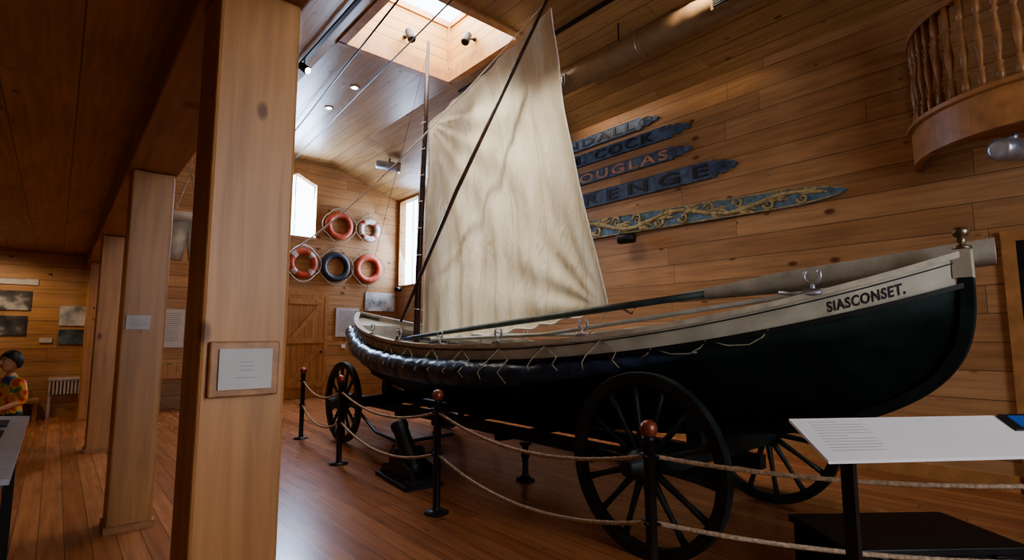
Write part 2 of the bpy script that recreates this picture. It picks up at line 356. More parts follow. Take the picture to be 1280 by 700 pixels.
# ------------------------------------------------------------ surf boat
YC=4.52; XC=3.85; QS=.82
def LL(q,u=0): return 3.36+.58*(1-(1-q)**4)
def hull(u,q,side=-1,off=0.0):
    s_=min(abs(u),1); L=LL(q)
    y=YC+u*L; kz=.62+.28*s_**2.5
    sz=1.30+(.56*s_**2.55 if u<0 else .50*s_**1.8)
    ell=math.sqrt(max(0,1-(1-q)**2))**.95; w=s_**2
    x=.98*(1-s_**2.3)*((1-w)*ell+w*q**.75)
    x=max(0,x)+off
    return Vector((XC+side*x,y,kz+(sz-kz)*q))
boat=empty('surf_boat')
NU=72; us=[-1+2*i/NU for i in range(NU+1)]
us=[math.copysign(1-(1-abs(u))**1.15,u) for u in us]
lev=[QS*(i/8)**1.5 for i in range(9)]
b=B()
for side in (-1,1):
    rows=[]
    for i in range(8):
        rows.append([hull(u,lev[i],side,.010*(1-abs(u)**6) if i else 0) for u in us]); rows.append([hull(u,lev[i+1],side,0) for u in us])
    V=[[b.bm.verts.new(p) for p in r] for r in rows]
    for i in range(len(V)-1):
        for j in range(NU): b.face([V[i][j],V[i][j+1],V[i+1][j+1],V[i+1][j]],'hull',i%2==0)
    rows=[[hull(u,QS+(1-QS)*k/4,side,.012) for u in us] for k in range(5)]
    b.grid(rows,'cream')
    rows=[[hull(u,.12+.88*k/8,side,-.03) for u in us[5:-5]] for k in range(9)]
    b.grid(rows,'inner')
b.done('hull_planking',boat)
b=B()
for side in (-1,1):
    b.sweep([hull(u,1,side,-.005)+Vector((0,0,.01)) for u in us],.075,.035,'lightwood')
    b.sweep([hull(u,QS,side,.018) for u in us],.03,.028,'iron')
    b.sweep([hull(u,.965,side,.014) for u in us],.012,.008,'iron')
    b.sweep([hull(u,.86,side,-.06) for u in us[6:-6]],.03,.06,'greyblade')
b.done('gunwales',boat)
b=B()
b.sweep([hull(u,0,1)+Vector((0,0,-.03)) for u in us],.06,.09,'hull')
for sg in (-1,1):
    pts=[hull(sg,q)+Vector((0,sg*.01,0)) for q in [i/24 for i in range(25)]]
    b.sweep(pts,.07,.06,'hull',side=(1,0,0))
    p=hull(sg,1)
    b.box((XC-.042,p.y-.04,p.z-.13),(XC+.042,p.y+.045,p.z+.03),'cream')
b.done('keel_and_stems',boat)
b=B(); p=hull(-1,1)
b.lathe([(.045,0),(.045,.015),(.02,.025),(.02,.07),(.036,.08),(.04,.105),(.028,.125),(0,.13)],(XC,p.y,p.z+.03),'brass')
b.tube([(XC-.055,p.y,p.z+.07),(XC+.055,p.y,p.z+.07)],.011,'brass'); b.done('stem_head_fitting',boat)
b=B()
for sg in (-1,1):
    for i in range(8):
        u0=sg*(.80+.17*i/8); u1=sg*(.80+.17*(i+1)/8)
        a=[hull(u0,.93,-1,-.03),hull(u1,.93,-1,-.03),hull(u1,.93,1,-.03),hull(u0,.93,1,-.03)]
        b.face([b.bm.verts.new(q) for q in a],'inner')
    a=[hull(sg*.8,.93,-1,-.03),hull(sg*.8,.93,1,-.03),hull(sg*.8,.4,1,-.03),hull(sg*.8,.4,-1,-.03)]
    b.face([b.bm.verts.new(q) for q in a],'inner')
for u in (-.6,-.38,-.16,.06,.28,.5,.66):
    a=hull(u,.72,-1,-.04); c=hull(u,.72,1,-.04); b.box((a.x,a.y-.12,a.z),(c.x,a.y+.12,a.z+.035),'greyblade')
rows=[[hull(u,.15,-1,-.05),hull(u,.15,1,-.05)] for u in us[4:-4]]
b.grid(rows,'inner')
for i in range(22):
    u=-.78+1.56*i/21
    for side in (-1,1): b.sweep([hull(u,.2+.75*k/8,side,-.045) for k in range(9)],.03,.02,'greyblade',side=(0,1,0))
b.done('decks_and_thwarts',boat)
b=B()
def fend(side):
    n=170; pts=[];rr=[]
    for i in range(n+1):
        u=-.66+1.665*i/n; u=min(u,1.0)
        tp=min(1,max(0,(u+.66)/.55))**.8
        r=.015+.112*tp; r*= (1-.25*max(0,u-.6))
        r*=1+.022*math.sin(i*1.9)+.03*math.sin(i*.83+1)+random.uniform(-.015,.015)
        q=.655 if u>-.3 else .655+.10*((-.3-u)/.4)
        p=hull(u,q,side,.075*tp+.0); 
        if u>.93: p.y+=(u-.93)*1.0
        p.z+=.005*math.sin(i*1.1); pts.append(p); rr.append(r)
    b.tube(pts,rr,'fender',seg=16,amp=.035,twist=11,strands=3)
fend(-1); fend(1); b.done('canvas_fender',boat)
b=B()
for side in (-1,1):
    for i in range(12):
        u=-.50+1.38*i/11
        top=hull(u,.97,side,.025)
        for du in (-.03,.03):
            m1=hull(u+du,.84,side,.05); m2=hull(u+du,.69,side,.205); m3=hull(u+du*1.2,.55,side,.185)
            if u<-.3:
                m2=hull(u+du,.76,side,.12); m3=hull(u+du*1.2,.68,side,.10)
            b.tube([top,m1,m2,m3],.005,'lash',seg=6)
for i in range(3):
    b.tube([hull(-.50-.09*i,.83,-1,.025),hull(-.53-.09*i,.76,-1,.03),hull(-.56-.09*i,.74,-1,.03),hull(-.58-.09*i,.78,-1,.03),hull(-.59-.09*i,.83,-1,.03)],.004,'lash',seg=6)
b.done('fender_lashings',boat)
b=B()
def oarlock(u,side,s=1.0,mat='steel'):
    p=hull(u,1,side,-.005)+Vector((0,0,.025)); b.box((p.x-.03*s,p.y-.05*s,p.z),(p.x+.03*s,p.y+.05*s,p.z+.02*s),mat)
    b.tube([p,p+Vector((0,0,.05*s))],.012*s,mat)
    b.tube([p+Vector((0,math.cos(a)*.045*s,.095*s+math.sin(a)*.045*s)) for a in [pi*.75+ (1.5*pi)*k/12 for k in range(13)]],.009*s,mat)
for u in (-.46,-.24,-.02,.2,.42): oarlock(u,-1); oarlock(u,1)
oarlock(-.83,-1,1.05); oarlock(-.83,1,1.0)
p=hull(-.81,1,-1); b.tube([p+Vector((-.02,.10,.05)),p+Vector((.0,0,.03)),p+Vector((.0,-.14,.04))],.014,'steel')
b.done('oarlocks',boat)
def nm(x,y,z):
    Y=1.185-x
    q=.865+y/.34
    return hull((Y-YC)/LL(q),q,-1,.0145+z)
text_on('name_lettering','SIASCONSET.',.033,'ink',boat,nm,extr=.001,width=.36,bold=.03,spc=1.15)
oar=empty('steering_oar',boat); b=B()
p0=Vector((3.45,6.1,1.385)); p1=Vector((4.02,.46,1.885)); dd=p1-p0
def pt(t): return p0+dd*t
b.tube([pt(t) for t in (0,.02,.1,.3,.5,.70)],[.016,.02,.025,.032,.033,.028],'darkgreen',seg=12)
rows=[]
for i in range(15):
    t=.66+.34*i/14; w=.034+(.044)*min(1,i/6); c=pt(t)
    rows.append([c+Vector((0,0,w)),c+Vector((-.022,0,0)),c+Vector((0,0,-w)),c+Vector((.022,0,0)),c+Vector((0,0,w))])
b.grid(rows,'greyblade'); b.face([b.bm.verts.new(q) for q in rows[-1][:4]],'greyblade'); b.done('oar',oar)
oar2=B()
oar2.tube([(3.62,1.3,1.68),(3.3,3.4,1.42),(3.25,5.2,1.37)],.018,'greyblade'); oar2.tube([(4.3,1.9,1.58),(4.5,4.0,1.42),(4.5,6.2,1.43)],.02,'greyblade'); oar2.done('rowing_oars',boat)
# mast, sprit, sail
rig=empty('spritsail_rig',boat)
b=B(); b.tube([(3.85,6.57,.72),(3.85,6.52,2.4),(3.85,6.42,4.4),(3.85,6.37,5.72)],[.045,.045,.036,.022],'mast',seg=14)
b.lathe([(.06,0),(.06,.02),(.055,.05)],(3.85,6.57,1.22),'iron'); b.done('mast',rig)
b=B(); b.tube([(3.76,6.84,1.62),(3.72,5.4,3.25),(3.78,3.79,5.06)],[.02,.028,.016],'mast',seg=12)
b.tube([(3.76,6.80,1.66),(3.80,6.6,1.85),(3.85,6.55,2.0)],.01,'rope'); b.done('sprit',rig)
def sail(s,t):
    T=Vector((3.85,6.44,1.40)); H_=Vector((3.85,6.30,4.45)); P=Vector((3.85,3.83,4.97)); C=Vector((3.85,3.13,1.66))
    p=T*(1-s)*(1-t)+C*s*(1-t)+H_*(1-s)*t+P*s*t
    p.z-= .08*math.sin(pi*s)*(1-t)**2
    p.z-= .04*math.sin(pi*s)*t**3
    p.y+= .08*math.sin(pi*t)*s**2
    belly=.20*max(0,math.sin(pi*s))**.8*math.sin(pi*min(1,t*.9+.08))
    e_=max(0,math.sin(pi*s))**.5
    fold=.032*math.sin(31*s+3.0*t+2*math.sin(3*t))*(1-.4*t)*e_
    fold+=.022*math.sin(57*s-6*t+1.5+1.5*math.sin(5*t))*(1-t)
    fold+=.012*math.sin(83*s+9*t)*(.3+.7*(1-t))*e_
    r=math.hypot(1-t,s); a=math.atan2(s,1-t+1e-6)
    fold+=.024*math.sin(23*a+1)*math.exp(-r*1.0)*min(1,r*4)
    r=math.hypot(t,1-s); a=math.atan2(t,1-s+1e-6)
    fold+=.024*math.sin(17*a+1)*math.exp(-r*1.5)*min(1,r*4)
    p.x+= belly+fold
    if t<.04: p.z+=.014*math.sin(55*s)*(1-t/.04)
    return p
b=B(); n=150; k=120
b.grid([[sail(i/n,j/k) for i in range(n+1)] for j in range(k+1)],'sail')
b.done('sail',rig)
b=B()
for (f0) in ([lambda q:sail(q,0),lambda q:sail(q,1),lambda q:sail(1,q),lambda q:sail(0,q)]):
    b.tube([f0(i/60) for i in range(61)],.008,'whiterope',seg=6)
for i in range(9):
    q=sail(0,i/8); b.tube([q+Vector((-.07,.0,0)),q+Vector((-.07,.12,.01)),q+Vector((.03,.2,.0)),q+Vector((.07,.1,0)),q+Vector((.03,0,-.01)),q],.007,'whiterope',seg=6)
c=sail(1,0)
b.tube([c,c+Vector((0,-.12,.02)),c+Vector((.02,-.24,-.04)),c+Vector((.0,-.30,.01)),c+Vector((0,-.20,.03)),c+Vector((0,.05,.01)),c+Vector((-.02,.3,.0)),c+Vector((0,.55,-.06))],.012,'rope',seg=8)
b.tube([c,c+Vector((-.05,.3,-.3)),c+Vector((-.1,.8,-.3))],.008,'rope',seg=6)
b.done('sail_bolt_ropes',rig)
def cat(a,c,sag,n=24):
    a=Vector(a); c=Vector(c); return [a.lerp(c,i/n)-Vector((0,0,sag*4*(i/n)*(1-i/n))) for i in range(n+1)]
b=B(); b.tube(cat((3.78,3.80,5.03),(3.80,YB-.05,3.22),.28,40),[.006+.012*i/40 for i in range(41)],'whiterope',seg=6); b.tube(cat((3.85,6.40,5.55),(3.82,8.35,1.75),.0,4),.003,'cord',seg=6); b.done('sheet_lines',rig)

# ------------------------------------------------------------ carriage
car=empty('boat_carriage')
def wheel(cx,cy,R,name):
    b=B(); c=Vector((cx,cy,R))
    prof=[(R-.075,-.03),(R-.004,-.033),(R,-.03),(R,.03),(R-.004,.033),(R-.075,.03)]
    seg=64; rings=[]
    for k in range(seg):
        a=2*pi*k/seg; rings.append([b.bm.verts.new(c+Vector((h,math.cos(a)*r,math.sin(a)*r))) for r,h in prof])
    for k in range(seg):
        for j in range(len(prof)): b.face([rings[k][j],rings[(k+1)%seg][j],rings[(k+1)%seg][(j+1)%6],rings[k][(j+1)%6]],'wheel',False)
    b.lathe([(.04,-.20),(.055,-.19),(.06,-.12),(.085,-.10),(.10,-.05),(.10,.05),(.085,.10),(.07,.17),(.05,.18)],c,'wheel',axis=(1,0,0),seg=24)
    for k in range(14):
        a=2*pi*k/14+.1; d_=Vector((0,math.cos(a),math.sin(a)))
        b.tube([c+d_*.09,c+d_*.16,c+d_*(R*.6),c+d_*(R-.07)],[.028,.024,.018,.024],'wheel',seg=8)
    return b.done(name,car)
wheel(2.95,2.12,.585,'wheel_1'); wheel(4.72,2.12,.585,'wheel_2'); wheel(3.0,7.0,.53,'wheel_3'); wheel(4.66,7.0,.53,'wheel_4')
b=B()
b.tube([(2.76,2.12,.585),(4.9,2.12,.585)],.035,'iron',seg=10); b.box((3.1,2.05,.50),(4.6,2.19,.62),'wheel')
b.tube([(2.82,7.0,.53),(4.85,7.0,.53)],.035,'iron',seg=10); b.box((3.15,6.92,.45),(4.5,7.08,.58),'wheel')
b.box((3.50,1.9,.40),(3.60,7.3,.50),'wheel'); b.box((4.10,1.9,.40),(4.20,7.3,.50),'wheel')
for y in (3.0,4.2,5.4,6.3): b.box((3.45,y,.36),(4.25,y+.09,.42),'wheel')
def cradle(y,u):
    prof=[]
    for k in range(9):
        q=(k/8)**1.6*.22; prof.append((hull(u,q,-1)))
    L=[(p.x-.0,p.z-.08) for p in prof]; Rr=[(2*XC-x,z) for x,z in L]
    pts=[(L[-1][0],.50)]+[(x,z) for x,z in L[::-1]]+Rr[1:]+[(Rr[-1][0],.50)]
    b.prism(pts,1,y-.06,y+.06,'wheel')
cradle(2.12,(2.12-YC)/3.6); cradle(6.9,(6.9-YC)/3.6)
b.tube([(3.85+.42*math.cos(a),7.0+.42*math.sin(a),.44) for a in [2*pi*i/32 for i in range(33)]],.022,'iron')
b.box((3.80,7.0,.36),(3.90,9.2,.44),'wheel')
b.tube([(3.2,6.95,.4),(3.1,6.2,.22),(3.1,5.6,.18),(3.5,5.1,.3)],.02,'iron'); b.tube([(4.4,6.95,.4),(4.5,6.2,.22),(4.5,5.6,.18),(4.2,5.1,.3)],.02,'iron')
b.done('carriage_frame',car)
for y in (3.98,5.6):
    e=B(); e.lathe([(.09,0),(.09,.015),(.055,.03),(.03,.06),(.028,.20),(.045,.24),(.028,.28),(.035,.33),(.06,.345),(.06,.355)],(3.59,y,0),'iron'); e.done('jack_stand')
# line throwing gun
gun=empty('line_throwing_gun'); b=B()
cx,cy=2.72,4.74
Rg=Matrix.Rotation(math.radians(-6),3,'Z')
b.box((cx-.19,cy-.38,.0),(cx+.19,cy+.38,.04),'iron',rot=Rg,c=(cx,cy,0))
for yy in (-.3,-.12,.08,.28): b.box((cx-.16,cy+yy-.05,.04),(cx+.16,cy+yy+.05,.075),'iron',rot=Rg,c=(cx,cy,0))
for sx in (-.14,.10):
    v=[(cy-.30,.07),(cy+.30,.07),(cy+.24,.15),(cy+.14,.16),(cy+.10,.30),(cy-.03,.32),(cy-.12,.20),(cy-.26,.16)]
    b.prism(v,0,cx+sx,cx+sx+.04,'iron')
bd=Vector((-.03,.60,.80)).normalized(); bc=Vector((cx,cy-.14,.10))
b.lathe([(.03,-.03),(.085,-.0),(.095,.04),(.092,.2),(.082,.22),(.076,.46),(.088,.48),(.088,.53),(.06,.535),(.055,.45)],bc,'iron',axis=bd,seg=20)
b.tube([(cx-.18,cy+.01,.27),(cx+.18,cy+.01,.27)],.024,'iron')
b.tube([(cx,cy+.3,.06),(cx,cy+.38,.2),(cx,cy+.28,.3)],.01,'iron')
b.done('mortar',gun)
# ------------------------------------------------------------ stanchions & ropes
bar=empty('rope_barrier')
posts=[(3.75,-.12),(2.37,1.67),(2.405,3.73),(2.47,5.82),(2.67,7.6)]
for i,(x,y) in enumerate(posts):
    b=B()
    b.lathe([(.10,0),(.10,.012),(.04,.02),(.032,.03),(.030,.05),(.030,.86),(.034,.862),(.034,.885),(.02,.89)],(x,y,0),'iron',seg=20)
    for z in (.46,.79):
        b.tube([(x-.05,y,z),(x+.05,y,z)],.009,'iron'); b.tube([(x,y-.055,z),(x,y+.055,z)],.009,'iron')
    b.ball((x,y,.925),.047,'copper',20); b.done('stanchion_%d'%(i+1),bar)
b=B()
for i in range(len(posts)-1):
    a,c=posts[i],posts[i+1]
    for z,sg in ((.79,.14),(.46,.16)):
        b.tube(cat((a[0],a[1],z),(c[0],c[1],z),sg if i else .08,90),.0115,'rope',seg=9,twist=160,amp=.13)
b.done('manila_ropes',bar)
# ------------------------------------------------------------ reading rail panel
rr=empty('interpretive_sign'); L_=Vector((.82,-.57,0)).normalized(); Pn=Vector((.57,.82,0))
A=Vector((2.34,.955,1.06))
near=A-Pn*.20+Vector((0,0,-.125))
b=B(); th_=Vector((0,0,-.012)); Lw=1.75
tv=[A,near+L_*.02,near+L_*Lw,A+L_*Lw]
Vt=[b.bm.verts.new(p) for p in tv]; Vb=[b.bm.verts.new(p+th_) for p in tv]
b.face(Vt,'white'); b.face(Vb[::-1],'white')
for i in range(4): b.face([Vt[i],Vb[i],Vb[(i+1)%4],Vt[(i+1)%4]],'white')
b.done('panel',rr)
sl=(near-A); nrm=L_.cross(sl).normalized(); nrm=nrm if nrm.z>0 else -nrm
b=B()
for i in range(11):
    a=A+L_*.07+sl*(.10+.068*i)+nrm*.001; w=.24-.02*random.random() if i not in (0,5) else .12; hh=sl*.010
    vs=[b.bm.verts.new(p) for p in (a,a+L_*w,a+L_*w+hh,a+hh)]; b.face(vs,'greyink')
b.done('printed_text',rr)
b=B()
def pq(l,s_,h): return A+L_*l+sl*s_+nrm*h
for (l0,l1,s0,s1,h0,h1,mt) in ((.95,1.35,.03,.42,.001,.012,'black'),(.985,1.32,.08,.37,.012,.014,'screen')):
    lo=[pq(l0,s0,h0),pq(l1,s0,h0),pq(l1,s1,h0),pq(l0,s1,h0)]; hi=[q+nrm*(h1-h0) for q in lo]
    a_=[b.bm.verts.new(q) for q in lo]; c_=[b.bm.verts.new(q) for q in hi]; b.face(a_,mt); b.face(c_,mt)
    for i in range(4): b.face([a_[i],a_[(i+1)%4],c_[(i+1)%4],c_[i]],mt)
b.done('tablet_screen',rr)
b=B(); base=A-Pn*.12+L_*.16
for k in (0,1.25):
    q=base+L_*k; b.box((q.x-.022,q.y-.022,0),(q.x+.022,q.y+.022,.955),'iron'); b.box((q.x-.12,q.y-.12,0),(q.x+.12,q.y+.12,.012),'iron')
b.done('legs',rr)
cr=empty('equipment_chest'); b=B(); R4=Matrix.Rotation(math.radians(-38),3,'Z'); c=Vector((3.66,.93,.17))
b.box((c.x-.46,c.y-.26,0.0),(c.x+.46,c.y+.26,.29),'black',rot=R4,c=c); b.box((c.x-.48,c.y-.28,.29),(c.x+.48,c.y+.28,.33),'black',rot=R4,c=c)
for k in (-.3,.3): b.box((c.x+k-.02,c.y-.285,.02),(c.x+k+.02,c.y-.26,.29),'iron',rot=R4,c=c)
b.done('chest_body',cr,bevel=.006)
# ------------------------------------------------------------ quarterboards
XW=W-.004
def board(y0,y1,z,h,txt,tmat,ts,yend,tw,spc=1):
    e=empty('quarterboard'); b=B(); xf=W-.045
    up=[];lo=[];n=90
    for i in range(n+1):
        t=i/n; y=y1+(y0-y1)*t; hh=h/2; d=max(0.0,y-y0)
        if d<.38:
            k=d/.38; hh=h/2*(.12+.80*k**.6)*(1+.30*math.sin(k*pi*5+.3))
        up.append((y,z+hh)); lo.append((y,z-hh))
    b.prism(up+lo[::-1],0,xf,XW,'blueboard')
    e1=B()
    for s_ in (1,-1):
        zz=sorted((z+s_*h/2,z+s_*(h/2-.014))); e1.box((xf-.010,y0+.40,zz[0]),(xf,y1,zz[1]),'blueboard')
    b.done('plank',e); e1.done('moulding',e)
    b=B()
    for s_ in (1,-1):
        b.tube([(xf-.004,y0+.20+.13*math.cos(a)*(1-a/12),z+s_*(.015+.05*math.sin(a)*(1-a/12))) for a in [i*.35 for i in range(22)]],.010,'blueboard',seg=6)
    b.done('scroll_end_carving',e)
    ty0=yend+tw
    text_on('letters',txt,ts,tmat,e,lambda x,y,zz:(xf-.004-zz,ty0-x,z-ts*.34+y),extr=.006,width=tw,bold=.02,spc=spc)
board(4.38,8.2,4.70,.19,'KENDALL','bluegrey',.18,4.80,2.0,1.3)
board(3.86,8.0,4.42,.20,'W.M. COCK','bluegrey',.20,4.45,2.3,1.2)
board(3.85,8.0,4.08,.19,'K. DOUGLAS','redgold',.20,4.22,2.65,1.25)
board(3.20,8.0,3.69,.25,'RENGE','bluegrey',.24,3.60,2.25,1.6)
tb=empty('carved_trailboard'); b=B(); up=[];lo=[]
def zc_(y): t=(7.8-y)/5.85; return 3.24-.18*t
def hh_(y):
    t=(7.8-y)/5.85; h=.19-.080*t
    if t>.86: h*=math.sqrt(max(.0,1-((t-.86)/.14)**2))*.98+.02
    return h
for i in range(81):
    y=7.8-5.85*i/80; up.append((y,zc_(y)+hh_(y))); lo.append((y,zc_(y)-hh_(y)))
b.prism(up+lo[::-1],0,W-.05,XW,'teal'); b.done('carved_plank',tb)
b=B()
for s_ in (1,-1): b.tube([(W-.052,y,zc_(y)+s_*(hh_(y)-.012)) for y in [7.8-5.80*i/60 for i in range(61)]],.010,'leaf',seg=6)
def clampz(y,z,m_):
    h=max(.005,hh_(y)-m_); c0=zc_(y); return max(c0-h,min(c0+h,z))
def leafshape(y,z,ang,L,wd):
    pts=[];rad=[]
    for i in range(12):
        t=i/11; a=ang+1.2*t*(1 if wd>0 else -1); y+=math.cos(a)*L/11; z+=math.sin(a)*L/11
        y=max(2.02,y); r_=abs(wd)*max(0,math.sin(pi*min(1,t*.9+.1)))**.7+.004
        pts.append((W-.055+.004*random.random(),y,clampz(y,z,r_))); rad.append(r_)
    b.tube(pts,rad,'leaf',seg=8)
stem=[7.75-5.6*i/150 for i in range(151)]
b.tube([(W-.055,y,zc_(y)+.55*hh_(y)*math.sin((7.75-y)*3.9)) for y in stem],[.030*hh_(y)/.15+.004 for y in stem],'leaf',seg=8)
nk=14
for kk in range(nk):
    yc=7.55-.403*kk*.98; ph=math.sin((7.75-yc)*3.9); s_=-1 if ph>0 else 1; H2=hh_(yc); zc=zc_(yc)
    r0=H2*.55
    b.tube([(W-.058,yc+r0*math.cos(a)*(1-a/10),clampz(yc,zc+s_*.30*H2+s_*r0*math.sin(a)*(1-a/10),.02)) for a in [i*.3 for i in range(30)]],[.026*H2/.15*(1-i/40) for i in range(30)],'leaf',seg=6)
    for j in range(6):
        leafshape(yc+.03*(j-3),zc+ph*.5*H2,s_*(2.3+.42*j) if j<4 else s_*(.5+.5*j),(.17+.03*(j%3))*H2/.15,s_*.024*H2/.15)
b.done('acanthus_carving',tb)
# ------------------------------------------------------------ duct
dc=empty('spiral_duct'); b=B(); n=int((7.4+3.8)/.06); prof=[]
for i in range(n): prof.append((.16+(.008 if i%4==0 else 0),i*.06))
b.lathe(prof,(5.25,-3.8,5.0),'duct',axis=(0,1,0),seg=24); b.done('duct_tube',dc)
b=B()
for y in (2.2,4.75):
    b.box((5.03,y,4.84),(5.12,y+.42,4.98),'duct'); b.box((5.02,y+.03,4.86),(5.04,y+.39,4.96),'iron')
    for j in range(4): b.box((5.01,y+.03,4.865+j*.024),(5.03,y+.39,4.872+j*.024),'steel')
b.lathe([(.165,0),(.17,.02),(.17,.05),(.1,.06)],(5.25,3.60,5.0),'duct',axis=(0,1,0))
for y in (-2,1,4,7): b.tube([(5.25,y,5.15),(5.25,y,5.44)],.01,'iron')
b.done('grilles_and_hangers',dc)
e=empty('projector'); b=B(); b.lathe([(.06,-.30),(.10,-.28),(.105,.16),(.12,.18),(.12,.24),(.10,.25)],(5.4,10.5,5.2),'steel',axis=(.9,-.5,-.1)); b.tube([(5.4,10.5,5.25),(5.4,10.5,5.38)],.02,'iron'); b.done('projector_housing',e)
# ------------------------------------------------------------ balcony
bal=empty('curved_balcony'); cb=Vector((W,.27,0)); r=1.04
angs=[pi/2+pi*i/40 for i in range(41)]
def bp_(a,r_,z): return (cb.x+math.cos(a)*r_-.002,cb.y+math.sin(a)*r_,z)
b=B()
b.grid([[bp_(a,r,3.10) for a in angs],[bp_(a,r,3.42) for a in angs],[bp_(a,r+.04,3.43) for a in angs],[bp_(a,r+.04,3.47) for a in angs],[bp_(a,.0,3.47) for a in angs]],'trim',False)
b.grid([[bp_(a,r,3.10) for a in angs],[bp_(a,r-.06,3.10) for a in angs],[bp_(a,r-.06,3.30) for a in angs],[bp_(a,.0,3.30) for a in angs]],'beam',False)
b.done('platform_and_apron',bal)
b=B()
for i in range(25):
    a=pi/2+.05+(pi-.10)*i/24; x,y,z=bp_(a,r-.05,3.47)
    b.lathe([(.030,0),(.030,.14),(.018,.155),(.032,.18),(.012,.21),(.024,.30),(.036,.40),(.026,.50),(.012,.62),(.028,.65),(.012,.68),(.030,.71),(.030,.90)],(x,y,z),'baluster',seg=12)
b.done('balusters',bal)
b=B(); b.sweep([bp_(a,r-.05,4.39) for a in angs],.075,.06,'baluster'); b.done('handrail',bal)
# ------------------------------------------------------------ life rings
def ring(x,z,R,r_,c1,c2,rope='rope'):
    e=empty('life_ring'); b=B(); y=YB-.07; n=64; seg=14; rings=[]
    for k in range(n):
        a=2*pi*k/n; rings.append([b.bm.verts.new((x+math.cos(a)*(R+r_*math.cos(t)),y+r_*.75*math.sin(t),z+math.sin(a)*(R+r_*math.cos(t)))) for t in [2*pi*j/seg for j in range(seg)]])
    for k in range(n):
        mat=c2 if (k%16) in (6,7,8,9) else c1
        for j in range(seg): b.face([rings[k][j],rings[(k+1)%n][j],rings[(k+1)%n][(j+1)%seg],rings[k][(j+1)%seg]],mat,True)
    b.done('buoy',e); b=B()
    for q in range(4):
        a0=pi/4+q*pi/2; pts=[]
        for j in range(13):
            a=a0+pi/2*j/12; rad=R+r_+.03+.05*math.sin(pi*j/12); pts.append((x+math.cos(a)*rad,y-.02,z+math.sin(a)*rad))
        b.tube(pts,.011,rope,seg=6)
    b.tube([(x-.12,y,z+R+r_),(x,YB-.02,z+R+r_+.16),(x+.12,y,z+R+r_)],.008,rope,seg=6)
    b.done('grab_line',e)
ring(5.07,4.10,.27,.075,'redorange','redorange'); ring(5.85,4.09,.22,.07,'ringwhite','redorange')
ring(4.23,3.10,.27,.075,'redorange','ringwhite','whiterope'); ring(5.01,3.08,.29,.075,'navyring','navyring'); ring(5.85,3.10,.29,.08,'redorange','redorange')
def panel(name,x0,x1,z0,z1,mat,y=YB,lines=0):
    e=empty(name); b=B(); b.box((x0,y-.03,z0),(x1,y-.002,z1),mat)
    for i in range(lines):
        zz=z1-.12*(z1-z0)-(z1-z0)*.75*i/lines; b.box((x0+.12*(x1-x0),y-.032,zz),(x1-(.12+.1*random.random())*(x1-x0),y-.030,zz+.012),'greyink')
    b.done('board',e)
panel('text_panel',5.08,5.66,1.40,2.10,'paper',lines=12)
panel('exhibit_photograph',5.82,6.62,2.05,2.52,'photoL')
panel('light_switch_plate',5.24,5.34,1.13,1.22,'white'); panel('light_switch_plate',5.5,5.6,1.13,1.22,'white')
panel('exhibit_photograph',-1.3,-.37,1.86,2.19,'photoD'); panel('exhibit_photograph',-1.3,-.40,1.43,1.76,'photoD')
panel('header_sign',-1.3,-.30,2.30,2.40,'paper',lines=1)
panel('exhibit_photograph',.02,.55,1.60,1.95,'photoL'); panel('exhibit_photograph',.03,.55,1.27,1.53,'photoG')
panel('text_panel',1.46,1.95,1.19,1.95,'paper',lines=14); panel('caption_card',-.22,-.05,1.30,1.38,'paper')
e=empty('radiator'); b=B()
for i in range(12): b.box((-.04+i*.05,YB-.16,.40),(-.01+i*.05,YB-.04,.66),'ringwhite')
b.box((-.05,YB-.17,.64),(.58,YB-.03,.68),'ringwhite'); b.box((-.04,YB-.15,0),(.0,YB-.05,.4),'ringwhite'); b.box((.52,YB-.15,0),(.56,YB-.05,.4),'ringwhite'); b.done('radiator_fins',e)
e=empty('display_bench'); b=B(); b.box((-1.6,11.9,.30),(-.15,12.4,.36),'beam')
for x in (-1.55,-.22): b.box((x,11.95,0),(x+.06,12.35,.30),'beam')
b.box((-1.5,12.0,.36),(-.3,12.3,.55),'black'); b.done('bench',e)
e=empty('display_bench'); b=B(); b.box((1.2,11.8,.62),(2.6,12.35,.68),'beam')
for x in (1.25,2.5): b.box((x,11.85,0),(x+.06,12.3,.62),'beam')
b.box((1.35,12.0,.68),(2.2,12.3,.86),'door'); b.done('bench',e)
e=empty('display_table'); b=B()
b.prism([(-1.5,.99),(-.09,.88),(-.09,.90),(-1.5,1.02)],1,2.62,4.6,'caseT')
b.prism([(-1.5,.93),(-.12,.82),(-.12,.88),(-1.5,.99)],1,2.66,4.56,'black')
for x in (-1.4,-.18):
    for y in (2.72,4.44): b.box((x,y,0),(x+.05,y+.05,.9 if x<-1 else .84),'iron')
b.done('table',e)
Ry=Matrix.Rotation(math.radians(4.9),3,'Y')
b=B(); b.box((-.5,4.05,.921),(-.17,4.3,.933),'black',rot=Ry); b.box((-.5,3.6,.921),(-.17,3.85,.933),'black',rot=Ry); b.box((-.5,3.0,.921),(-.2,3.4,.931),'white',rot=Ry); b.done('object_labels',e)
e=empty('breeches_buoy'); b=B(); c=Vector((1.38,9.1,3.15))
n=32;rings=[]
for k in range(n):
    a=2*pi*k/n; rings.append([b.bm.verts.new(c+Vector((math.cos(a)*(.27+.07*math.cos(t)),math.sin(a)*(.27+.07*math.cos(t)),.07*math.sin(t)))) for t in [2*pi*j/10 for j in range(10)]])
for k in range(n):
    for j in range(10): b.face([rings[k][j],rings[(k+1)%n][j],rings[(k+1)%n][(j+1)%10],rings[k][(j+1)%10]],'ringwhite',True)
for k in range(4):
    a=pi/4+k*pi/2; b.tube([c+Vector((math.cos(a)*.27,math.sin(a)*.27,.05)),c+Vector((0,0,.75))],.01,'rope')
b.tube([c+Vector((0,0,.75)),(1.38,9.1,5.14)],.01,'rope')
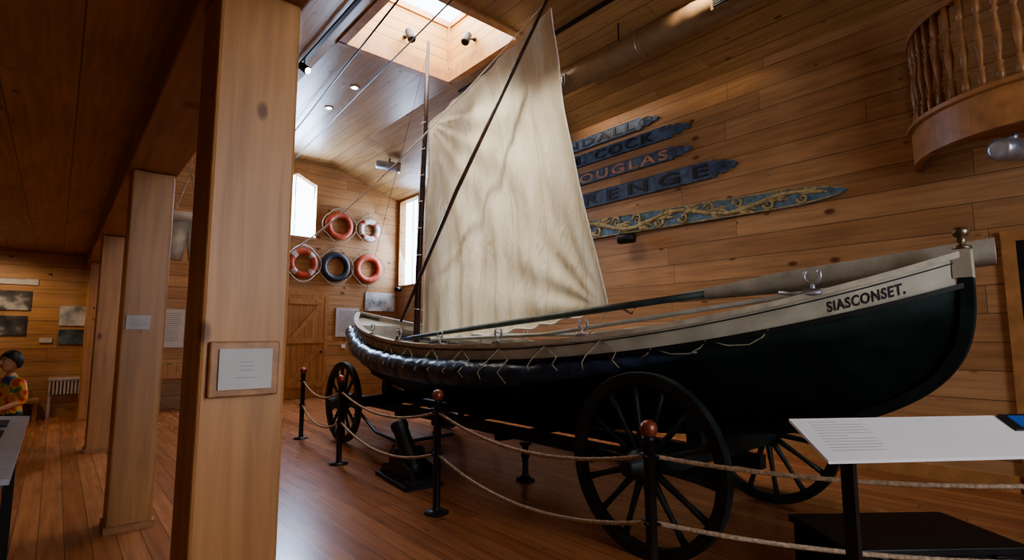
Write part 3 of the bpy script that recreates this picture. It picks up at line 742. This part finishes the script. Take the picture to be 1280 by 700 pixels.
for s_ in (-1,1): b.tube([c+Vector((s_*.10,0,-.02)),c+Vector((s_*.12,0,-.35)),c+Vector((s_*.14,0,-.62))],[.16,.12,.10],'inner',seg=14)
b.done('ring_and_breeches',e)
e=empty('lighting_track'); b=B(); b.box((2.47,1.5,5.44),(2.52,8.3,5.475),'black')
for y in (2,5,8): b.tube([(2.495,y,5.47),(2.495,y,5.53)],.012,'black')
heads=[]
for (y,t) in ((7.6,(3.85,5.2,3.2)),(5.0,(3.85,4.9,3.4)),(3.4,(3.85,4.3,2.6))):
    p=Vector((2.5,y,5.33)); dr=(Vector(t)-p).normalized(); b.tube([(2.495,y,5.44),p],.01,'black')
    b.lathe([(.035,-.10),(.055,-.09),(.06,.06),(.052,.08)],p,'black',axis=dr); b.lathe([(.045,.078),(.045,.082)],p,'glow',axis=dr); heads.append((p+dr*.12,dr))
b.done('track_and_spotlights',e)
b=B(); b.tube([(3.35,10.6,5.5),(2.62,2.5,5.5)],.014,'iron',seg=8); b.tube([(3.88,12.43,5.45),(3.39,5.08,5.5),(3.0,-1,5.5)],.011,'iron',seg=8); b.done('tie_cables')
for (x,y) in ((3.54,8.21),(3.52,9.28)):
    e=empty('recessed_downlight'); b=B(); b.lathe([(.075,0),(.08,-.012),(.05,-.014),(.045,0)],(x,y,5.6),'ringwhite'); b.lathe([(.045,-.006),(.045,-.016)],(x,y,5.6),'glow'); b.done('trim_ring',e)
def spot_fix(name,pos,base,dr,mat='black',k=1):
    e=empty(name); b=B(); p=Vector(pos); dr=Vector(dr).normalized()
    b.tube([base,p],.014,mat); b.lathe([(.04*k,-.11*k),(.06*k,-.10*k),(.065*k,.08*k),(.055*k,.10*k)],p,mat,axis=dr); b.ball(base,.035,mat,10)
    b.done('lamp_housing',e)
spot_fix('spotlight',(3.79,6.80,5.98),(3.79,6.97,6.04),(.1,-.5,-1)); spot_fix('spotlight',(4.46,6.27,5.95),(4.61,6.27,6.0),(-.5,-.2,-1))
spot_fix('wall_speaker',(6.52,4.91,2.90),(6.68,4.91,2.95),(-.3,.9,0),k=1.3); spot_fix('wall_speaker',(6.55,12.1,2.6),(6.68,12.2,2.6),(-.8,-.6,-.1))
spot_fix('spotlight',(5.95,.53,2.96),(5.95,.5,3.06),(.9,-.35,.1),'steel',k=1.5)

# ------------------------------------------------------------ boy
def skinmesh(name,verts,edges,rad,root=0,sub=2):
    me=bpy.data.meshes.new(name); me.from_pydata(verts,edges,[]); o=bpy.data.objects.new(name,me); S.collection.objects.link(o)
    md=o.modifiers.new('s','SKIN'); md.use_smooth_shade=True
    for i,r_ in enumerate(rad): me.skin_vertices[0].data[i].radius=(r_,r_)
    me.skin_vertices[0].data[root].use_root=True
    s2=o.modifiers.new('sub','SUBSURF'); s2.levels=sub; s2.render_levels=sub
    dg=bpy.context.evaluated_depsgraph_get(); m2=bpy.data.meshes.new_from_object(o.evaluated_get(dg)); bpy.data.objects.remove(o); return m2
boy=empty('boy')
V=[];E=[];R_=[]
def add(p,r_,par=None):
    V.append(p); R_.append(r_); 
    if par is not None: E.append((par,len(V)-1))
    return len(V)-1
pel=add((0,0,.62),.105); wa=add((0,0,.72),.095,pel); ch=add((.0,0,.88),.11,wa); nk_=add((.0,0,.985),.05,ch); hd=add((.015,0,1.05),.045,nk_)
for s_ in (-1,1):
    h=add((0,s_*.07,.56),.075,pel); kn=add((.02,s_*.085,.33),.052,h); an=add((0,s_*.09,.07),.034,kn); to=add((.13,s_*.10,.035),.03,an)
    sh=add((0,s_*.125,.93),.052,ch); el=add((.0,s_*.175,.75),.036,sh); wr=add((.17,s_*.14,.70),.024,el); pa=add((.22,s_*.13,.70),.026,wr)
    for k_ in range(4):
        o_=(k_-1.5)*.014; f1=add((.25,s_*.13+o_,.70),.009,pa); f2=add((.28-.004*abs(k_-1),s_*.13+o_*1.1,.693),.008,f1); add((.295-.006*abs(k_-1),s_*.13+o_*1.1,.68),.007,f2)
    t1=add((.225,s_*.13-s_*.035,.695),.009,pa); add((.25,s_*.13-s_*.045,.69),.008,t1)
me=skinmesh('boy_body',V,E,R_)
for m_ in ('tiedye','pants','skin','black'): me.materials.append(M[m_])
for p in me.polygons:
    c=p.center
    if c.z<.055 : p.material_index=3
    elif c.z<.64 : p.material_index=1
    elif c.z>1.0 : p.material_index=2
    elif c.x>.06 and abs(c.y)>.085 and c.z<.80: p.material_index=2
    else: p.material_index=0
    p.use_smooth=True
o=bpy.data.objects.new('body',me); S.collection.objects.link(o); o.parent=boy
b=B()
b.ball((.02,0,1.145),.085,'skin',24,(1.05,.86,1.22))
b.tube([(.10,0,1.165),(.122,0,1.135),(.105,0,1.128)],[.008,.013,.006],'skin',seg=8)
for s_ in (-1,1):
    b.ball((.0+.01,s_*.075,1.14),.02,'skin',10,(.8,.4,1.3)); b.ball((.095,s_*.03,1.155),.012,'ringwhite',10,(.6,1,.7)); b.ball((.102,s_*.03,1.155),.006,'ink',8)
    b.tube([(.104,s_*.015,1.178),(.10,s_*.045,1.178)],.004,'hair',seg=6)
b.tube([(.100,-.022,1.100),(.107,0,1.097),(.100,.022,1.100)],.005,'redorange',seg=6)
b.done('head',boy)
b=B()
seg=28; rings=[]
for i in range(11):
    t0=i/10; ring_=[]
    for k_ in range(seg):
        t=2*pi*k_/seg; fr=max(0,math.cos(t))**.7
        lo=-.65*(1-fr)+.48*fr
        aa=lo+(pi/2-lo)*t0
        rr_=.097*(1+.03*random.uniform(-1,1)); ring_.append(b.bm.verts.new((.010+rr_*1.02*math.cos(aa)*math.cos(t),rr_*.93*math.cos(aa)*math.sin(t),1.15+rr_*1.18*math.sin(aa))))
    rings.append(ring_)
for i in range(10):
    for k_ in range(seg): b.face([rings[i][k_],rings[i][(k_+1)%seg],rings[i+1][(k_+1)%seg],rings[i+1][k_]],'hair',True)
b.done('hair',boy)
boy.location=(-.32,7.5,0); boy.rotation_euler=(0,0,math.radians(222))

# ------------------------------------------------------------ lights
def area(name,loc,target,sx,sy,power,col,spread=None):
    l=bpy.data.lights.new(name,'AREA'); l.shape='RECTANGLE'; l.size=sx; l.size_y=sy; l.energy=power; l.color=col
    if spread: l.spread=math.radians(spread)
    o=bpy.data.objects.new(name,l); S.collection.objects.link(o); o.location=loc
    o.rotation_euler=(Vector(target)-Vector(loc)).to_track_quat('-Z','Y').to_euler(); return o
def spot(name,loc,target,power,ang,col,r_=.05,blend=.6):
    l=bpy.data.lights.new(name,'SPOT'); l.energy=power; l.spot_size=math.radians(ang); l.spot_blend=blend; l.color=col; l.shadow_soft_size=r_
    o=bpy.data.objects.new(name,l); S.collection.objects.link(o); o.location=loc
    o.rotation_euler=(Vector(target)-Vector(loc)).to_track_quat('-Z','Y').to_euler(); return o
warm=(1,.76,.50); blue=(.50,.68,1.0)
area('skylight_daylight',(3.74,6.13,ZT+.06),(3.74,6.13,0),1.8,1.74,125,(1,.95,.88))
area('window_1_daylight',(4.05,YB+.2,4.45),(4.0,5,1.5),.95,1.5,220,blue)
area('window_2_daylight',(W+.2,11.85,3.8),(3,9.5,1.8),.95,2.2,140,blue)
area('added_fill_light',(2.1,YF-.25,2.7),(3.4,4,2.2),2.5,2.9,55,(1.0,.94,.88))  # fill light added behind the camera for the sail and near post faces
for i,(p,dr) in enumerate(heads): spot('track_spot_%d'%i,p,p+dr,[150,270,250][i],[54,56,52][i],(1,.91,.76),r_=.16)
for (x,y) in ((3.54,8.21),(3.52,9.28)): spot('downlight',(x,y,5.57),(x+.3,y+.6,0),50,110,warm)
for (x,y,pw) in ((-.9,11.2,70),(1.3,11.3,32),(-1.0,8.6,8),(-1.2,4.5,12),(-1.6,.5,20)):
    if x<0:
        e=empty('recessed_downlight'); b=B(); b.lathe([(.075,0),(.08,-.012),(.05,-.014),(.045,0)],(x,y,2.92),'ringwhite'); b.lathe([(.045,-.006),(.045,-.016)],(x,y,2.92),'glow'); b.done('trim_ring',e)
        spot('gallery_lamp',(x,y,2.88),(x+.1,y+(.9 if y>10 else .3),0),pw,140,warm)
    else: spot('gallery_lamp',(x,y,4.8),(x+.1,12.4,1.2),pw,90,warm)
spot('added_wall_spot',(4.9,2.6,5.3),(6.7,3.8,2.9),82,88,(1,.82,.60)); spot('added_wall_spot',(4.9,6.0,5.3),(6.7,5.0,3.6),115,86,(1,.84,.64))  # warm spots added to brighten the nameboard wall
e=empty('lighting_track'); b=B(); b.box((4.82,1.0,5.47),(4.87,7.0,5.50),'black')  # second track and heads added to carry the nameboard wall spots
for y in (2.6,6.0): b.tube([(4.85,y,5.47),(4.85,y,5.38)],.01,'black'); b.lathe([(.05,0),(.055,.02),(.04,.10)],(4.85,y,5.32),'black')
b.done('added_track',e)
wd=bpy.data.worlds.new('World'); S.world=wd; wd.use_nodes=True; bg=wd.node_tree.nodes['Background']; bg.inputs[0].default_value=(.74,.86,1,1); bg.inputs[1].default_value=7.0

cam=bpy.data.cameras.new('Camera'); co=bpy.data.objects.new('Camera',cam); S.collection.objects.link(co)
cam.sensor_width=36; cam.lens=660/1280*36; cam.clip_start=.05
co.location=(0,0,1.4); co.rotation_euler=(pi/2+math.atan(71/660),0,-math.radians(40.65)); S.camera=co
S.view_settings.view_transform='AgX'
try: S.view_settings.look='AgX - Medium High Contrast'
except Exception: pass
S.view_settings.exposure=0.0
